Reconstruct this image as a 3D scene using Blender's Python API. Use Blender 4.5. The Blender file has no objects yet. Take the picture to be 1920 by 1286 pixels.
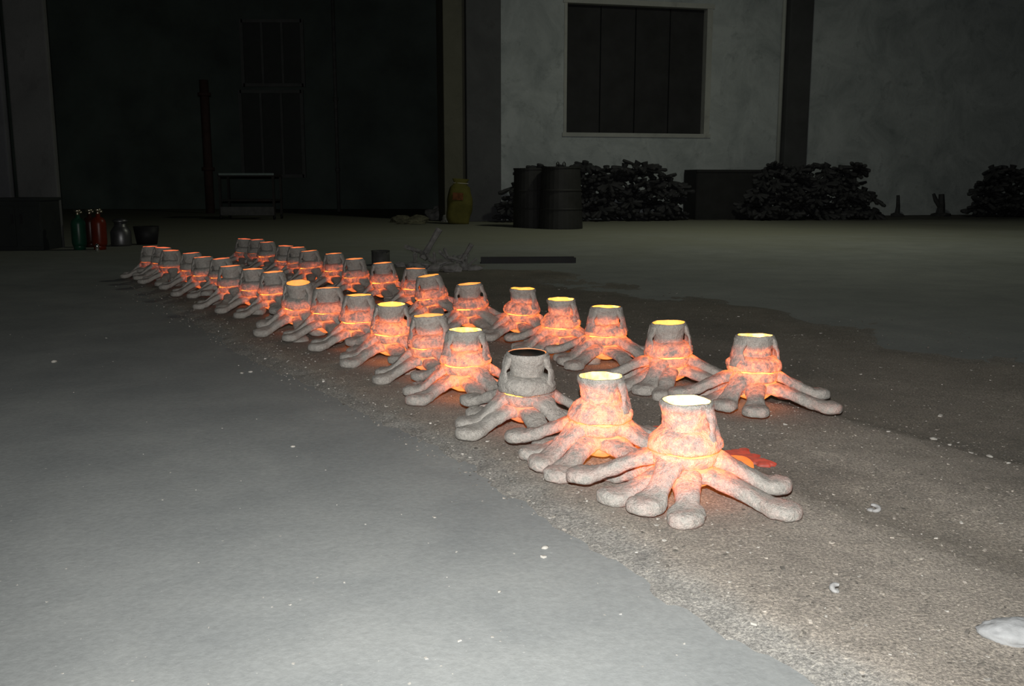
import bpy, bmesh, math, random
from mathutils import Vector, Matrix, noise

random.seed(7)
scene = bpy.context.scene
COL = scene.collection
PI = math.pi

# ------------------------------------------------------------------ camera, light, exposure
CAM_H = 0.90
FPX = 1800.0
PITCH = math.atan(306.0 / FPX)
cam_data = bpy.data.cameras.new('camera')
cam_data.sensor_width = 36.0
cam_data.lens = 36.0 * FPX / 1920.0
cam_data.clip_end = 200
cam = bpy.data.objects.new('camera', cam_data)
cam.location = (0, 0, CAM_H)
cam.rotation_euler = (PI / 2 - PITCH, 0, 0)
COL.objects.link(cam)
scene.camera = cam

world = bpy.data.worlds.new('night')
world.use_nodes = True
world.node_tree.nodes['Background'].inputs[0].default_value = (0.80, 1.0, 0.92, 1)
world.node_tree.nodes['Background'].inputs[1].default_value = 0.006
scene.world = world

# the photographer's flash, just above the lens
fl = bpy.data.lights.new('flash', 'SPOT')
fl.energy = 700
fl.color = (1.0, 0.985, 0.955)
fl.spot_size = math.radians(122)
fl.spot_blend = 1.0
fl.shadow_soft_size = 0.015
flash = bpy.data.objects.new('flash', fl)
flash.location = (-0.02, 0.0, CAM_H + 0.19)
flash.rotation_euler = (PI / 2 - math.radians(1.0), 0, 0)
COL.objects.link(flash)

# dim high-bay lamp hanging above the far part of the hall
hb = bpy.data.lights.new('hall_lamp_light', 'AREA')
hb.shape = 'DISK'
hb.size = 0.9
hb.energy = 128
hb.color = (0.98, 1.0, 0.78)
hbo = bpy.data.objects.new('hall_lamp_light', hb)
hbo.location = (4.2, 15.0, 7.4)
COL.objects.link(hbo)

vs = scene.view_settings
vs.view_transform = 'Standard'
vs.look = 'None'
vs.exposure = 0.0
vs.gamma = 1.0
vs.use_curve_mapping = False

# ------------------------------------------------------------------ helpers
def ray(x, y):
    a = (x - 960.0) / FPX
    b = -(y - 643.0) / FPX
    cp, sp = math.cos(PITCH), math.sin(PITCH)
    return Vector((a, cp + b * sp, -sp + b * cp))

def on_z(x, y, z=0.0):
    d = ray(x, y)
    k = (z - CAM_H) / d.z
    return Vector((0, 0, CAM_H)) + d * k

def at_y(x, y, Y):
    d = ray(x, y)
    return Vector((0, 0, CAM_H)) + d * (Y / d.y)

def link(o, parent=None):
    COL.objects.link(o)
    if parent:
        o.parent = parent
    return o

def tag(o, label=None, cat=None, group=None, kind=None):
    if label: o['label'] = label
    if cat: o['category'] = cat
    if group: o['group'] = group
    if kind: o['kind'] = kind
    return o

def empty(name, loc=(0, 0, 0), rz=0.0):
    o = bpy.data.objects.new(name, None)
    o.location = loc
    o.rotation_euler = (0, 0, rz)
    o.empty_display_size = 0.1
    return link(o)

def mesh_obj(name, me, parent=None):
    return link(bpy.data.objects.new(name, me), parent)

def bm_mesh(name, bm, mats, smooth=False):
    bmesh.ops.recalc_face_normals(bm, faces=bm.faces)
    me = bpy.data.meshes.new(name)
    bm.to_mesh(me)
    bm.free()
    for m in (mats if isinstance(mats, (list, tuple)) else [mats]):
        me.materials.append(m)
    if smooth:
        me.polygons.foreach_set('use_smooth', [True] * len(me.polygons))
    return me

def obj(name, bm, mats, parent=None, smooth=False):
    return mesh_obj(name, bm_mesh(name, bm, mats, smooth), parent)

def box(bm, c, s, rot=None, bevel=0.0, mi=0):
    r = bmesh.ops.create_cube(bm, size=1.0)
    vs_ = r['verts']
    M = Matrix.Translation(Vector(c)) @ (rot.to_4x4() if rot else Matrix.Identity(4)) @ Matrix.Diagonal((s[0], s[1], s[2], 1))
    bmesh.ops.transform(bm, matrix=M, verts=vs_)
    fs = set(f for v in vs_ for f in v.link_faces)
    for f in fs: f.material_index = mi
    if bevel:
        es = list(set(e for v in vs_ for e in v.link_edges))
        bmesh.ops.bevel(bm, geom=es, offset=bevel, segments=2, affect='EDGES', profile=0.6)
    return vs_

def lathe(bm, prof, n=32, amp=0.0, freq=20.0, seed=0.0, close=True, mi_fn=None, amp_fn=None, twist=0.0):
    """prof: list of (r, z). Rings of n verts; poles collapse where r == 0."""
    rings = []
    for k, (r, z) in enumerate(prof):
        if r <= 1e-6:
            rings.append([bm.verts.new((0, 0, z))])
            continue
        ring = []
        for i in range(n):
            a = 2 * PI * i / n
            p = Vector((r * math.cos(a), r * math.sin(a), z))
            if amp:
                aa = amp * (amp_fn(k) if amp_fn else 1.0)
                q = p * freq + Vector((seed * 13.1, seed * 7.7, seed * 3.3))
                d = noise.noise(q) + 0.6 * noise.noise(q * 2.3) + 0.35 * noise.noise(q * 4.9)
                dz = noise.noise(q * 0.8 + Vector((31, 5, 9)))
                rr = r + aa * d
                p = Vector((rr * math.cos(a), rr * math.sin(a), z + aa * 0.8 * dz))
            ring.append(bm.verts.new(p))
        rings.append(ring)
    for k in range(len(rings) - 1):
        A, B = rings[k], rings[k + 1]
        mi = mi_fn(k) if mi_fn else 0
        if len(A) == 1 and len(B) == 1: continue
        for i in range(n):
            j = (i + 1) % n
            if len(A) == 1: f = bm.faces.new((A[0], B[i], B[j]))
            elif len(B) == 1: f = bm.faces.new((A[i], A[j], B[0]))
            else: f = bm.faces.new((A[i], A[j], B[j], B[i]))
            f.material_index = mi
    return rings

def resample(prof, step):
    out = [prof[0]]
    for a, b in zip(prof[:-1], prof[1:]):
        d = math.hypot(b[0] - a[0], b[1] - a[1])
        k = max(1, int(round(d / step)))
        for i in range(1, k + 1):
            t = i / k
            out.append((a[0] + (b[0] - a[0]) * t, a[1] + (b[1] - a[1]) * t))
    return out

def tube(bm, pts, rads, n=8, cap=True):
    pts = [Vector(p) for p in pts]
    rings = []
    for i, p in enumerate(pts):
        t = (pts[min(i + 1, len(pts) - 1)] - pts[max(i - 1, 0)]).normalized()
        up = Vector((0, 0, 1)) if abs(t.z) < 0.9 else Vector((1, 0, 0))
        s = t.cross(up).normalized()
        u = s.cross(t)
        r = rads[i] if isinstance(rads, (list, tuple)) else rads
        rings.append([bm.verts.new(p + (s * math.cos(2 * PI * k / n) + u * math.sin(2 * PI * k / n)) * r) for k in range(n)])
    for A, B in zip(rings[:-1], rings[1:]):
        for k in range(n):
            bm.faces.new((A[k], A[(k + 1) % n], B[(k + 1) % n], B[k]))
    if cap:
        bm.faces.new(rings[0]); bm.faces.new(list(reversed(rings[-1])))

def rock(bm, c, s, seed, sub=2, amp=0.25, flat=0.0):
    r = bmesh.ops.create_icosphere(bm, subdivisions=sub, radius=1.0)
    for v in r['verts']:
        d = 1 + amp * noise.noise(v.co * 1.4 + Vector((seed * 3.1, seed, 0))) + amp * 0.5 * noise.noise(v.co * 3.7 + Vector((0, seed * 2.1, 4)))
        p = v.co * d
        p = Vector((p.x * s[0], p.y * s[1], p.z * s[2]))
        if flat: p.z = max(p.z, -flat * s[2])
        v.co = Vector(c) + p
    return r['verts']

# ------------------------------------------------------------------ materials
class N:
    """small node-tree writer"""
    def __init__(s, name):
        s.m = bpy.data.materials.new(name)
        s.m.use_nodes = True
        s.t = s.m.node_tree
        s.b = s.t.nodes['Principled BSDF']
        s.out = s.t.nodes['Material Output']
    def n(s, typ, **kw):
        nd = s.t.nodes.new(typ)
        for k, v in kw.items():
            if k.startswith('i_'):
                nd.inputs[k[2:].replace('_', ' ')].default_value = v
            else:
                setattr(nd, k, v)
        return nd
    def l(s, a, b): s.t.links.new(a, b)
    def coord(s, scale=None, which='Object', offset=None):
        c = s.n('ShaderNodeTexCoord').outputs[which]
        return c
    def noise(s, vec, scale, detail=4, rough=0.55, dist=0.0):
        nd = s.n('ShaderNodeTexNoise')
        nd.inputs['Scale'].default_value = scale
        nd.inputs['Detail'].default_value = detail
        nd.inputs['Roughness'].default_value = rough
        nd.inputs['Distortion'].default_value = dist
        if vec is not None: s.l(vec, nd.inputs['Vector'])
        return nd.outputs['Fac']
    def ramp(s, fac, stops, interp='LINEAR'):
        nd = s.n('ShaderNodeValToRGB')
        nd.color_ramp.interpolation = interp
        e = nd.color_ramp.elements
        while len(e) < len(stops): e.new(0.5)
        for el, (p, c) in zip(e, stops):
            el.position = p
            el.color = (c[0], c[1], c[2], 1) if isinstance(c, (tuple, list)) else (c, c, c, 1)
        s.l(fac, nd.inputs[0])
        return nd.outputs[0]
    def math(s, op, a, b=None, c=None, clamp=False):
        nd = s.n('ShaderNodeMath', operation=op, use_clamp=clamp)
        for i, v in enumerate((a, b, c)):
            if v is None: continue
            if isinstance(v, (int, float)): nd.inputs[i].default_value = v
            else: s.l(v, nd.inputs[i])
        return nd.outputs[0]
    def maprange(s, v, a, b, c=0.0, d=1.0, smooth=True):
        nd = s.n('ShaderNodeMapRange', interpolation_type='SMOOTHSTEP' if smooth else 'LINEAR')
        s.l(v, nd.inputs[0])
        for i, x in enumerate((a, b, c, d)):
            if isinstance(x, (int, float)): nd.inputs[i + 1].default_value = x
            else: s.l(x, nd.inputs[i + 1])
        return nd.outputs[0]
    def mix(s, fac, a, b, blend='MIX'):
        nd = s.n('ShaderNodeMix', data_type='RGBA', blend_type=blend)
        if isinstance(fac, (int, float)): nd.inputs[0].default_value = fac
        else: s.l(fac, nd.inputs[0])
        for k, v in ((6, a), (7, b)):
            if isinstance(v, (tuple, list)): nd.inputs[k].default_value = (v[0], v[1], v[2], 1)
            else: s.l(v, nd.inputs[k])
        return nd.outputs[2]
    def bump(s, h, strength=0.5, dist=0.01):
        nd = s.n('ShaderNodeBump')
        nd.inputs['Strength'].default_value = strength
        nd.inputs['Distance'].default_value = dist
        s.l(h, nd.inputs['Height'])
        s.l(nd.outputs[0], s.b.inputs['Normal'])
    def base(s, c):
        if isinstance(c, (tuple, list)): s.b.inputs['Base Color'].default_value = (c[0], c[1], c[2], 1)
        else: s.l(c, s.b.inputs['Base Color'])

def plain(name, c, rough=0.8, metal=0.0, var=0.25, scale=6.0, bump=0.0):
    m = N(name)
    f = m.noise(m.coord(), scale, 5, 0.6)
    m.base(m.ramp(f, [(0.3, tuple(x * (1 - var) for x in c)), (0.7, tuple(min(1, x * (1 + var)) for x in c))]))
    m.b.inputs['Roughness'].default_value = rough
    m.b.inputs['Metallic'].default_value = metal
    m.b.inputs['Specular IOR Level'].default_value = 0.3
    if bump: m.bump(f, bump, 0.02)
    return m.m

def sub_concrete():
    m = N('floor_concrete')
    c = m.coord()
    big = m.noise(c, 0.35, 5, 0.6, 0.6)
    mid = m.noise(c, 2.2, 6, 0.65, 0.3)
    fine = m.noise(c, 60, 3, 0.7)
    speck = m.noise(c, 150, 2, 0.5)
    col = m.ramp(big, [(0.3, (0.245, 0.260, 0.262)), (0.7, (0.328, 0.343, 0.342))])
    col = m.mix(0.75, col, m.ramp(mid, [(0.3, (0.78, 0.79, 0.79)), (0.7, (1.12, 1.11, 1.08))]), 'MULTIPLY')
    col = m.mix(0.6, col, m.ramp(fine, [(0.3, (0.82, 0.82, 0.82)), (0.7, (1.12, 1.12, 1.12))]), 'MULTIPLY')
    col = m.mix(m.ramp(speck, [(0.73, 0.0), (0.78, 0.5)]), col, (0.6, 0.6, 0.58))
    xyz = m.n('ShaderNodeSeparateXYZ'); m.l(c, xyz.inputs[0])
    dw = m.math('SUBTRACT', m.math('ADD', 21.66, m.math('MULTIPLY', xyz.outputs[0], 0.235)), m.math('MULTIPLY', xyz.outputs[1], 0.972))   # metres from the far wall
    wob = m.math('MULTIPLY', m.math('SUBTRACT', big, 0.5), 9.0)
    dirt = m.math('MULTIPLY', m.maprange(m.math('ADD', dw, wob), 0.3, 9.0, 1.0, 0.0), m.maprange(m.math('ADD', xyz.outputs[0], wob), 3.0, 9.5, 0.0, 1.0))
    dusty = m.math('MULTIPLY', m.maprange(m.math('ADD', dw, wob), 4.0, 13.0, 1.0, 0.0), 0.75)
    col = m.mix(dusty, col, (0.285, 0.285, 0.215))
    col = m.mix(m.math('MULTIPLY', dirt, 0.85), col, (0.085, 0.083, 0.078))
    m.base(col)
    m.b.inputs['Roughness'].default_value = 0.75
    m.b.inputs['Specular IOR Level'].default_value = 0.25
    m.bump(m.math('ADD', fine, m.math('MULTIPLY', mid, 1.5)), 0.25, 0.004)
    return m.m

def sub_sand():
    m = N('foundry_sand')
    c = m.coord()
    a = m.n('ShaderNodeAttribute', attribute_name='soot')  # sooty sand, with the ridge's lee-side shade painted in
    big = m.noise(c, 1.3, 5, 0.6, 0.5)
    mid = m.noise(c, 14, 5, 0.7)
    fine = m.noise(c, 130, 4, 0.8)
    col = m.ramp(big, [(0.3, (0.275, 0.252, 0.222)), (0.72, (0.385, 0.353, 0.310))])
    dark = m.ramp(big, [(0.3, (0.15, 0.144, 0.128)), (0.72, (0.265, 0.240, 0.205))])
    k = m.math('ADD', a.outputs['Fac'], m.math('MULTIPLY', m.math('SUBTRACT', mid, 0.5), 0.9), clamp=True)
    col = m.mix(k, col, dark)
    du = m.n('ShaderNodeAttribute', attribute_name='dust')
    col = m.mix(m.math('MULTIPLY', du.outputs['Fac'], 0.85), col, (0.285, 0.285, 0.270))
    col = m.mix(0.9, col, m.ramp(fine, [(0.30, (0.38, 0.38, 0.38)), (0.50, (0.98, 0.98, 0.98)), (0.70, (2.1, 2.05, 1.95))]), 'MULTIPLY')
    col = m.mix(0.7, col, m.ramp(mid, [(0.3, (0.70, 0.70, 0.70)), (0.7, (1.25, 1.22, 1.2))]), 'MULTIPLY')
    m.base(col)
    m.b.inputs['Roughness'].default_value = 0.95
    m.b.inputs['Specular IOR Level'].default_value = 0.15
    m.bump(m.math('ADD', fine, m.math('MULTIPLY', mid, 1.2)), 0.6, 0.008)
    return m.m

def sub_shell():
    """rough refractory ceramic, incandescent where still hot. Object colour: R heat, G height of the hot zone."""
    m = N('hot_ceramic')
    c = m.coord()
    info = m.n('ShaderNodeObjectInfo')
    sep = m.n('ShaderNodeSeparateColor'); m.l(info.outputs['Color'], sep.inputs[0])
    heat, cut = sep.outputs[0], sep.outputs[1]
    off = m.n('ShaderNodeCombineXYZ')
    m.l(m.math('MULTIPLY', info.outputs['Random'], 37.0), off.inputs[0])
    m.l(m.math('MULTIPLY', info.outputs['Random'], 91.0), off.inputs[1])
    va = m.n('ShaderNodeVectorMath', operation='ADD'); m.l(c, va.inputs[0]); m.l(off.outputs[0], va.inputs[1])
    v = va.outputs[0]
    xyz = m.n('ShaderNodeSeparateXYZ'); m.l(c, xyz.inputs[0])
    r = m.math('SQRT', m.math('ADD', m.math('MULTIPLY', xyz.outputs[0], xyz.outputs[0]), m.math('MULTIPLY', xyz.outputs[1], xyz.outputs[1])))
    z = xyz.outputs[2]
    n1 = m.noise(v, 17, 5, 0.62, 0.4)
    n2 = m.noise(v, 70, 4, 0.7)
    n3 = m.noise(v, 260, 3, 0.7)
    col = m.ramp(n2, [(0.3, (0.335, 0.318, 0.292)), (0.7, (0.495, 0.470, 0.432))])
    col = m.mix(0.6, col, m.ramp(n3, [(0.3, (0.55, 0.55, 0.55)), (0.7, (1.38, 1.37, 1.35))]), 'MULTIPLY')
    m.base(col)
    m.b.inputs['Roughness'].default_value = 0.95
    m.b.inputs['Specular IOR Level'].default_value = 0.12
    m.bump(m.math('ADD', m.math('MULTIPLY', n2, 1.0), m.math('MULTIPLY', n3, 0.6)), 0.85, 0.010)
    # temperature field
    zc = m.math('SUBTRACT', z, cut)
    zc = m.math('ADD', zc, m.math('MULTIPLY', m.math('SUBTRACT', n1, 0.5), 0.075))
    top = m.maprange(zc, -0.028, 0.010, 1.0, 0.0)
    arm = m.maprange(r, 0.092, m.math('ADD', 0.125, m.math('MULTIPLY', m.math('MAXIMUM', m.math('SUBTRACT', heat, 0.72), 0.0), 0.32)), 1.0, 0.0)
    armk = m.math('MULTIPLY', arm, m.math('ADD', m.math('MULTIPLY', heat, 0.95), 0.05))
    armk = m.math('ADD', armk, m.math('MULTIPLY', m.math('MAXIMUM', m.math('SUBTRACT', heat, 0.88), 0.0), 2.0))
    patch = m.math('ADD', m.math('MULTIPLY', m.math('SUBTRACT', n1, 0.5), 2.3), m.math('MULTIPLY', m.math('SUBTRACT', n2, 0.5), 1.5))
    t = m.math('ADD', m.math('MULTIPLY', armk, 0.64), m.math('MULTIPLY', patch, m.math('ADD', m.math('MULTIPLY', armk, 0.85), 0.08)))
    seam = m.maprange(m.math('ABSOLUTE', m.math('SUBTRACT', z, 0.146)), 0.0, 0.022, 1.0, 0.0)
    t = m.math('ADD', t, m.math('MULTIPLY', m.math('MULTIPLY', seam, armk), 0.20))
    t = m.math('MULTIPLY', t, top, clamp=True)
    em = m.ramp(t, [(0.10, (0.0, 0.0, 0.0)), (0.35, (0.17, 0.017, 0.005)), (0.60, (0.55, 0.076, 0.014)), (0.84, (0.95, 0.165, 0.026)), (1.0, (1.1, 0.30, 0.04))])
    m.l(em, m.b.inputs['Emission Color'])
    m.b.inputs['Emission Strength'].default_value = 0.95
    return m.m

def sub_glow(name, stops, strength, mottled=0.35):
    """incandescent surface; object colour R picks the temperature"""
    m = N(name)
    info = m.n('ShaderNodeObjectInfo')
    sep = m.n('ShaderNodeSeparateColor'); m.l(info.outputs['Color'], sep.inputs[0])
    nz = m.noise(m.coord(), 28, 4, 0.6)
    k = m.math('ADD', sep.outputs[0], m.math('MULTIPLY', m.math('SUBTRACT', nz, 0.5), mottled), clamp=True)
    m.base((0.3, 0.22, 0.17))
    m.b.inputs['Roughness'].default_value = 0.8
    m.l(m.ramp(k, stops), m.b.inputs['Emission Color'])
    m.b.inputs['Emission Strength'].default_value = strength
    return m.m

M_FLOOR = sub_concrete()
M_SAND = sub_sand()
M_SHELL = sub_shell()
M_CUPIN = sub_glow('hot_cup_lining', [(0.35, (0.80, 0.12, 0.045)), (0.65, (0.95, 0.17, 0.04)), (0.80, (1.1, 0.27, 0.04)), (0.88, (1.6, 0.46, 0.035)), (0.95, (2.4, 0.85, 0.07)), (1.0, (5.0, 3.0, 0.8))], 1.0, 0.15)
M_CORE = sub_glow('hot_core', [(0.30, (0.25, 0.02, 0.004)), (0.55, (1.0, 0.16, 0.02)), (0.8, (1.6, 0.42, 0.03)), (1.0, (3.5, 1.7, 0.2))], 1.0, 1.5)
M_HUB = sub_glow('hot_hub', [(0.30, (0.10, 0.010, 0.003)), (0.6, (0.55, 0.075, 0.016)), (0.85, (0.95, 0.19, 0.035)), (1.0, (1.2, 0.36, 0.05))], 1.0, 0.7)
M_METAL = sub_glow('molten_metal', [(0.35, (0.7, 0.09, 0.03)), (0.65, (0.8, 0.12, 0.03)), (0.85, (0.95, 0.19, 0.03)), (0.92, (1.6, 0.45, 0.03)), (1.0, (4.0, 2.2, 0.5))], 1.0, 0.2)
mm = N('cooling_metal')
mm.base((0.20, 0.17, 0.155)); mm.b.inputs['Metallic'].default_value = 1.0; mm.b.inputs['Roughness'].default_value = 0.28
M_COLD = mm.m
M_DARK = plain('dark_steel', (0.014, 0.014, 0.015), 0.6, 0.0, 0.3, 4)

# ------------------------------------------------------------------ structure: floor, walls, doorway
FLOOR_Z = -0.022
bm = bmesh.new()
bmesh.ops.create_grid(bm, x_segments=8, y_segments=8, size=1.0)
bmesh.ops.transform(bm, matrix=Matrix.Translation((4, 20, FLOOR_Z)) @ Matrix.Diagonal((26, 26, 1, 1)), verts=bm.verts)
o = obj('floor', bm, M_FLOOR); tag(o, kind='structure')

# the wall behind runs slightly away to the right
WP = Vector((-0.37, 22.2, 0)); WE = Vector((0.972, 0.235, 0)).normalized(); WN = Vector((WE.y, -WE.x, 0))
WROT = Matrix.Rotation(math.atan2(WE.y, WE.x), 3, 'Z')
def on_wall(x, y, off=0.0):
    """(t along the wall, z) of a photograph point on the wall plane pushed off metres toward the hall"""
    d = ray(x, y); o_ = Vector((0, 0, CAM_H)); p0 = WP + WN * off
    k = (p0 - o_).dot(WN) / d.dot(WN)
    p = o_ + d * k
    return (p - WP).dot(WE), p.z
def wpt(t, off, z): 
    p = WP + WE * t + WN * off
    return Vector((p.x, p.y, z))
def wbox(bm, t0, t1, o0, o1, z0, z1, bevel=0.0, mi=0):
    box(bm, wpt((t0 + t1) / 2, (o0 + o1) / 2, (z0 + z1) / 2), (abs(t1 - t0), abs(o1 - o0), z1 - z0), WROT, bevel, mi)

def plaster(name, a, b, blotch):
    m = N(name)
    c = m.coord()
    n1 = m.noise(c, 0.9, 8, 0.68, 0.8)
    n2 = m.noise(c, 3.0, 6, 0.7, 0.3)
    n3 = m.noise(c, 14, 4, 0.6)
    col = m.ramp(n1, [(0.3, a), (0.62, b)])
    col = m.mix(m.ramp(n2, [(0.56, 0.0), (0.68, 0.45)]), col, blotch)
    m.base(col)
    m.b.inputs['Roughness'].default_value = 0.9
    m.b.inputs['Specular IOR Level'].default_value = 0.15
    m.bump(m.math('ADD', n2, m.math('MULTIPLY', n3, 0.3)), 0.5, 0.03)
    return m.m
M_WALL = plaster('old_plaster', (0.34, 0.375, 0.395), (0.56, 0.60, 0.625), (0.24, 0.265, 0.28))
M_JAMB = plaster('jamb_paint', (0.13, 0.13, 0.10), (0.165, 0.162, 0.13), (0.10, 0.10, 0.09))
M_PIER = plaster('pier_concrete', (0.095, 0.097, 0.105), (0.125, 0.128, 0.137), (0.075, 0.076, 0.082))

(t_l, z_t) = on_wall(1060, 3); (t_r, z_b) = on_wall(1327, 253)
TOPZ = 8.6
bm = bmesh.new()
wbox(bm, 0.0, t_l, -0.35, 0, FLOOR_Z, TOPZ)
wbox(bm, t_r, 24, -0.35, 0, FLOOR_Z, TOPZ)
wbox(bm, t_l, t_r, -0.35, 0, FLOOR_Z, z_b)
wbox(bm, t_l, t_r, -0.35, 0, z_t, TOPZ)
o = obj('wall_back', bm, M_WALL); tag(o, kind='structure')

# window: dark steel shutter panels deep in a plastered reveal
w = empty('window_1', wpt((t_l + t_r) / 2, -0.2, z_b)); w['kind'] = 'structure'
def child_of(e, name, bm, mat, smooth=False):
    me = bm_mesh(name, bm, mat, smooth)
    me.transform(Matrix.Translation(-Vector(e.location)) if not e.rotation_euler.z else (Matrix.Translation(e.location) @ Matrix.Rotation(e.rotation_euler.z, 4, 'Z')).inverted())
    return mesh_obj(name, me, e)
bm = bmesh.new()
for a, b, c_, d_ in ((t_l - 0.02, t_l + 0.05, z_b, z_t), (t_r - 0.11, t_r + 0.03, z_b, z_t)):
    wbox(bm, a, b, -0.24, 0.015, c_, d_)
wbox(bm, t_l - 0.05, t_r + 0.06, -0.24, 0.03, z_b - 0.07, z_b + 0.02)
wbox(bm, t_l - 0.05, t_r + 0.06, -0.24, 0.03, z_t - 0.02, z_t + 0.09)
child_of(w, 'window_frame', bm, plaster('frame_paint', (0.42, 0.43, 0.42), (0.52, 0.53, 0.51), (0.3, 0.3, 0.3)))
M_SHUT = plain('shutter_steel', (0.034, 0.034, 0.037), 0.75, 0, 0.25, 2)
NP = 4
for i in range(NP):
    a = t_l + 0.05 + (t_r - t_l - 0.16) * i / NP; b = t_l + 0.05 + (t_r - t_l - 0.16) * (i + 1) / NP
    bm = bmesh.new()
    wbox(bm, a + 0.012, b - 0.012, -0.21, -0.16, z_b + 0.02, z_t - 0.02, 0.01)
    child_of(w, 'shutter_panel', bm, M_SHUT)

# doorway pier: pale jamb face and darker concrete front
ta = on_wall(870, 300, 0.0)[0]; tb = on_wall(930, 300, 0.0)[0]
bm = bmesh.new(); wbox(bm, ta - 0.02, tb + 0.02, -0.35, 0.45, FLOOR_Z, TOPZ, 0.02)
o = obj('trim_1', bm, M_PIER); tag(o, 'dark concrete pier at the left end of the plastered wall', None, None, 'structure')
bm = bmesh.new(); wbox(bm, ta - 0.50, ta - 0.02, -0.6, 0.30, FLOOR_Z, TOPZ, 0.02)
o = obj('trim_2', bm, M_JAMB); tag(o, 'pale olive jamb of the big dark doorway', None, None, 'structure')
# dark steel column and pale drainpipe on the wall
tc, td = on_wall(1463, 200)[0], on_wall(1505, 200)[0]
bm = bmesh.new(); wbox(bm, tc, td, 0, 0.30, FLOOR_Z, TOPZ, 0.015)
o = obj('trim_3', bm, plain('column_paint', (0.075, 0.077, 0.082), 0.8, 0, 0.2, 1.5)); tag(o, 'dark column standing against the plastered wall', None, None, 'structure')
zp = on_wall(1458, 318)[1]
bm = bmesh.new(); p0 = wpt(tc - 0.06, 0.10, 0.0)
tube(bm, [p0, p0 + Vector((0, 0, TOPZ))], 0.05, 12)
o = obj('drainpipe', bm, plain('pipe_paint', (0.46, 0.48, 0.46), 0.6, 0, 0.12, 2), smooth=True)
tag(o, 'thin pale drainpipe running up beside the dark wall column', 'pipe')

# dark bay beyond the doorway
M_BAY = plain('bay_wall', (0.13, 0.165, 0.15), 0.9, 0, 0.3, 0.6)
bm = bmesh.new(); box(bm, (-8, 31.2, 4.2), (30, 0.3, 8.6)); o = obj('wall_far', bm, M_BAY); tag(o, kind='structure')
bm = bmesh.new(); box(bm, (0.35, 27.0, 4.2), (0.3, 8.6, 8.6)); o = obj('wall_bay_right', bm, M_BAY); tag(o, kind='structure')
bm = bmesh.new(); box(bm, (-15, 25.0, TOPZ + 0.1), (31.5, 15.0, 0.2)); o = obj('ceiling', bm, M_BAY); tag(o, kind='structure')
bm = bmesh.new(); box(bm, (-15, 17.5, 6.8), (27.4, 0.3, 3.6)); o = obj('trim_4', bm, M_BAY); tag(o, 'deep lintel beam over the dark bay, above the picture', None, None, 'structure')
# left pillar with a strip of pale edge
pl = at_y(0, 200, 13.0); pr = at_y(86, 200, 13.0)
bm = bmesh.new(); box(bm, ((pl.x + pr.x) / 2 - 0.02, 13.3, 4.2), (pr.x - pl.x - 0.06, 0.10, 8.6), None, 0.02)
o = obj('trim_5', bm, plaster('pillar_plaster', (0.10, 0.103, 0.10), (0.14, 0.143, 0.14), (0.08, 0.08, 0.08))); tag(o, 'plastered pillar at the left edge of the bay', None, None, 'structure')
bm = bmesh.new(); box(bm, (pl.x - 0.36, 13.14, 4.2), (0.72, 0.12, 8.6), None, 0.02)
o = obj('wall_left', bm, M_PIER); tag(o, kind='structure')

# ------------------------------------------------------------------ sand beds the moulds stand on
RU = Vector((-0.525, 0.851, 0)); RN = Vector((0.851, 0.525, 0))
def sm(a, b, x):
    t = max(0.0, min(1.0, (x - a) / (b - a)))
    return t * t * (3 - 2 * t)
def sand(x, y):
    """height and darkening (sooty sand, painted lee shade) of the sand at (x, y)"""
    s = x * RN.x + y * RN.y
    u = x * RU.x + y * RU.y
    nb = noise.noise(Vector((x * 1.1, y * 1.1, 3.0)))
    nf = noise.noise(Vector((x * 4.3, y * 4.3, 8.0)))
    s2 = s + 0.06 * nb + 0.03 * nf
    left = 1.50 - 0.10 * sm(3.2, 0.6, u) + 0.09 * sm(5, 9, u)
    far_u = 9.7 + 0.4 * nb
    right = 5.6 + 0.8 * nb - 0.9 * sm(5, 0, u) 
    nr_ = noise.noise(Vector((x * 13, y * 13, 4.0))) + 0.6 * noise.noise(Vector((x * 31, y * 31, 2.0)))
    s2 += 0.035 * nr_
    e = sm(left - 0.16, left + 0.12, s2)                # rises from the bare concrete
    h = -0.034 + 0.034 * e
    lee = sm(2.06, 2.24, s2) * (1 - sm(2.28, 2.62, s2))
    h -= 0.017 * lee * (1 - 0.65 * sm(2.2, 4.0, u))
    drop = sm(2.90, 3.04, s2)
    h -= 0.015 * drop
    nq = noise.noise(Vector((x * 2.3, y * 2.3, 14.0)))
    out = max(sm(right - 0.9, right + 0.5, s2 + 0.25 * nq + 0.06 * nr_), sm(far_u - 0.6, far_u + 0.3, u + 0.2 * nq))
    dust = max(1 - sm(0.62, 1.0, e), sm(0.02, 0.35, out))
    h -= 0.03 * out
    h += 0.0035 * nf * e + 0.004 * nb * e * (1 - 0.6 * sm(1.6, 1.8, s2) * (1 - drop))
    h += 0.0022 * noise.noise(Vector((x * 17, y * 17, 1.0))) * e
    soot = 0.90 * drop + 0.60 * lee + 0.45 * sm(3.0, 7.0, u) * sm(1.5, 1.7, s2) + 0.25 * sm(2.25, 2.6, s2) * sm(1.8, 3.5, u)  # lee term paints ridge shade into the colour; drop term is dark sand
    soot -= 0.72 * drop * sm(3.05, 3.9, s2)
    if out <= 0.0 and s2 > left + 0.05: h = max(h, FLOOR_Z + 0.004 + 0.003 * nf)
    return h, max(0.0, min(1.0, soot)), dust
bm = bmesh.new()
soot_shade_vals = []; dusts = []
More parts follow.
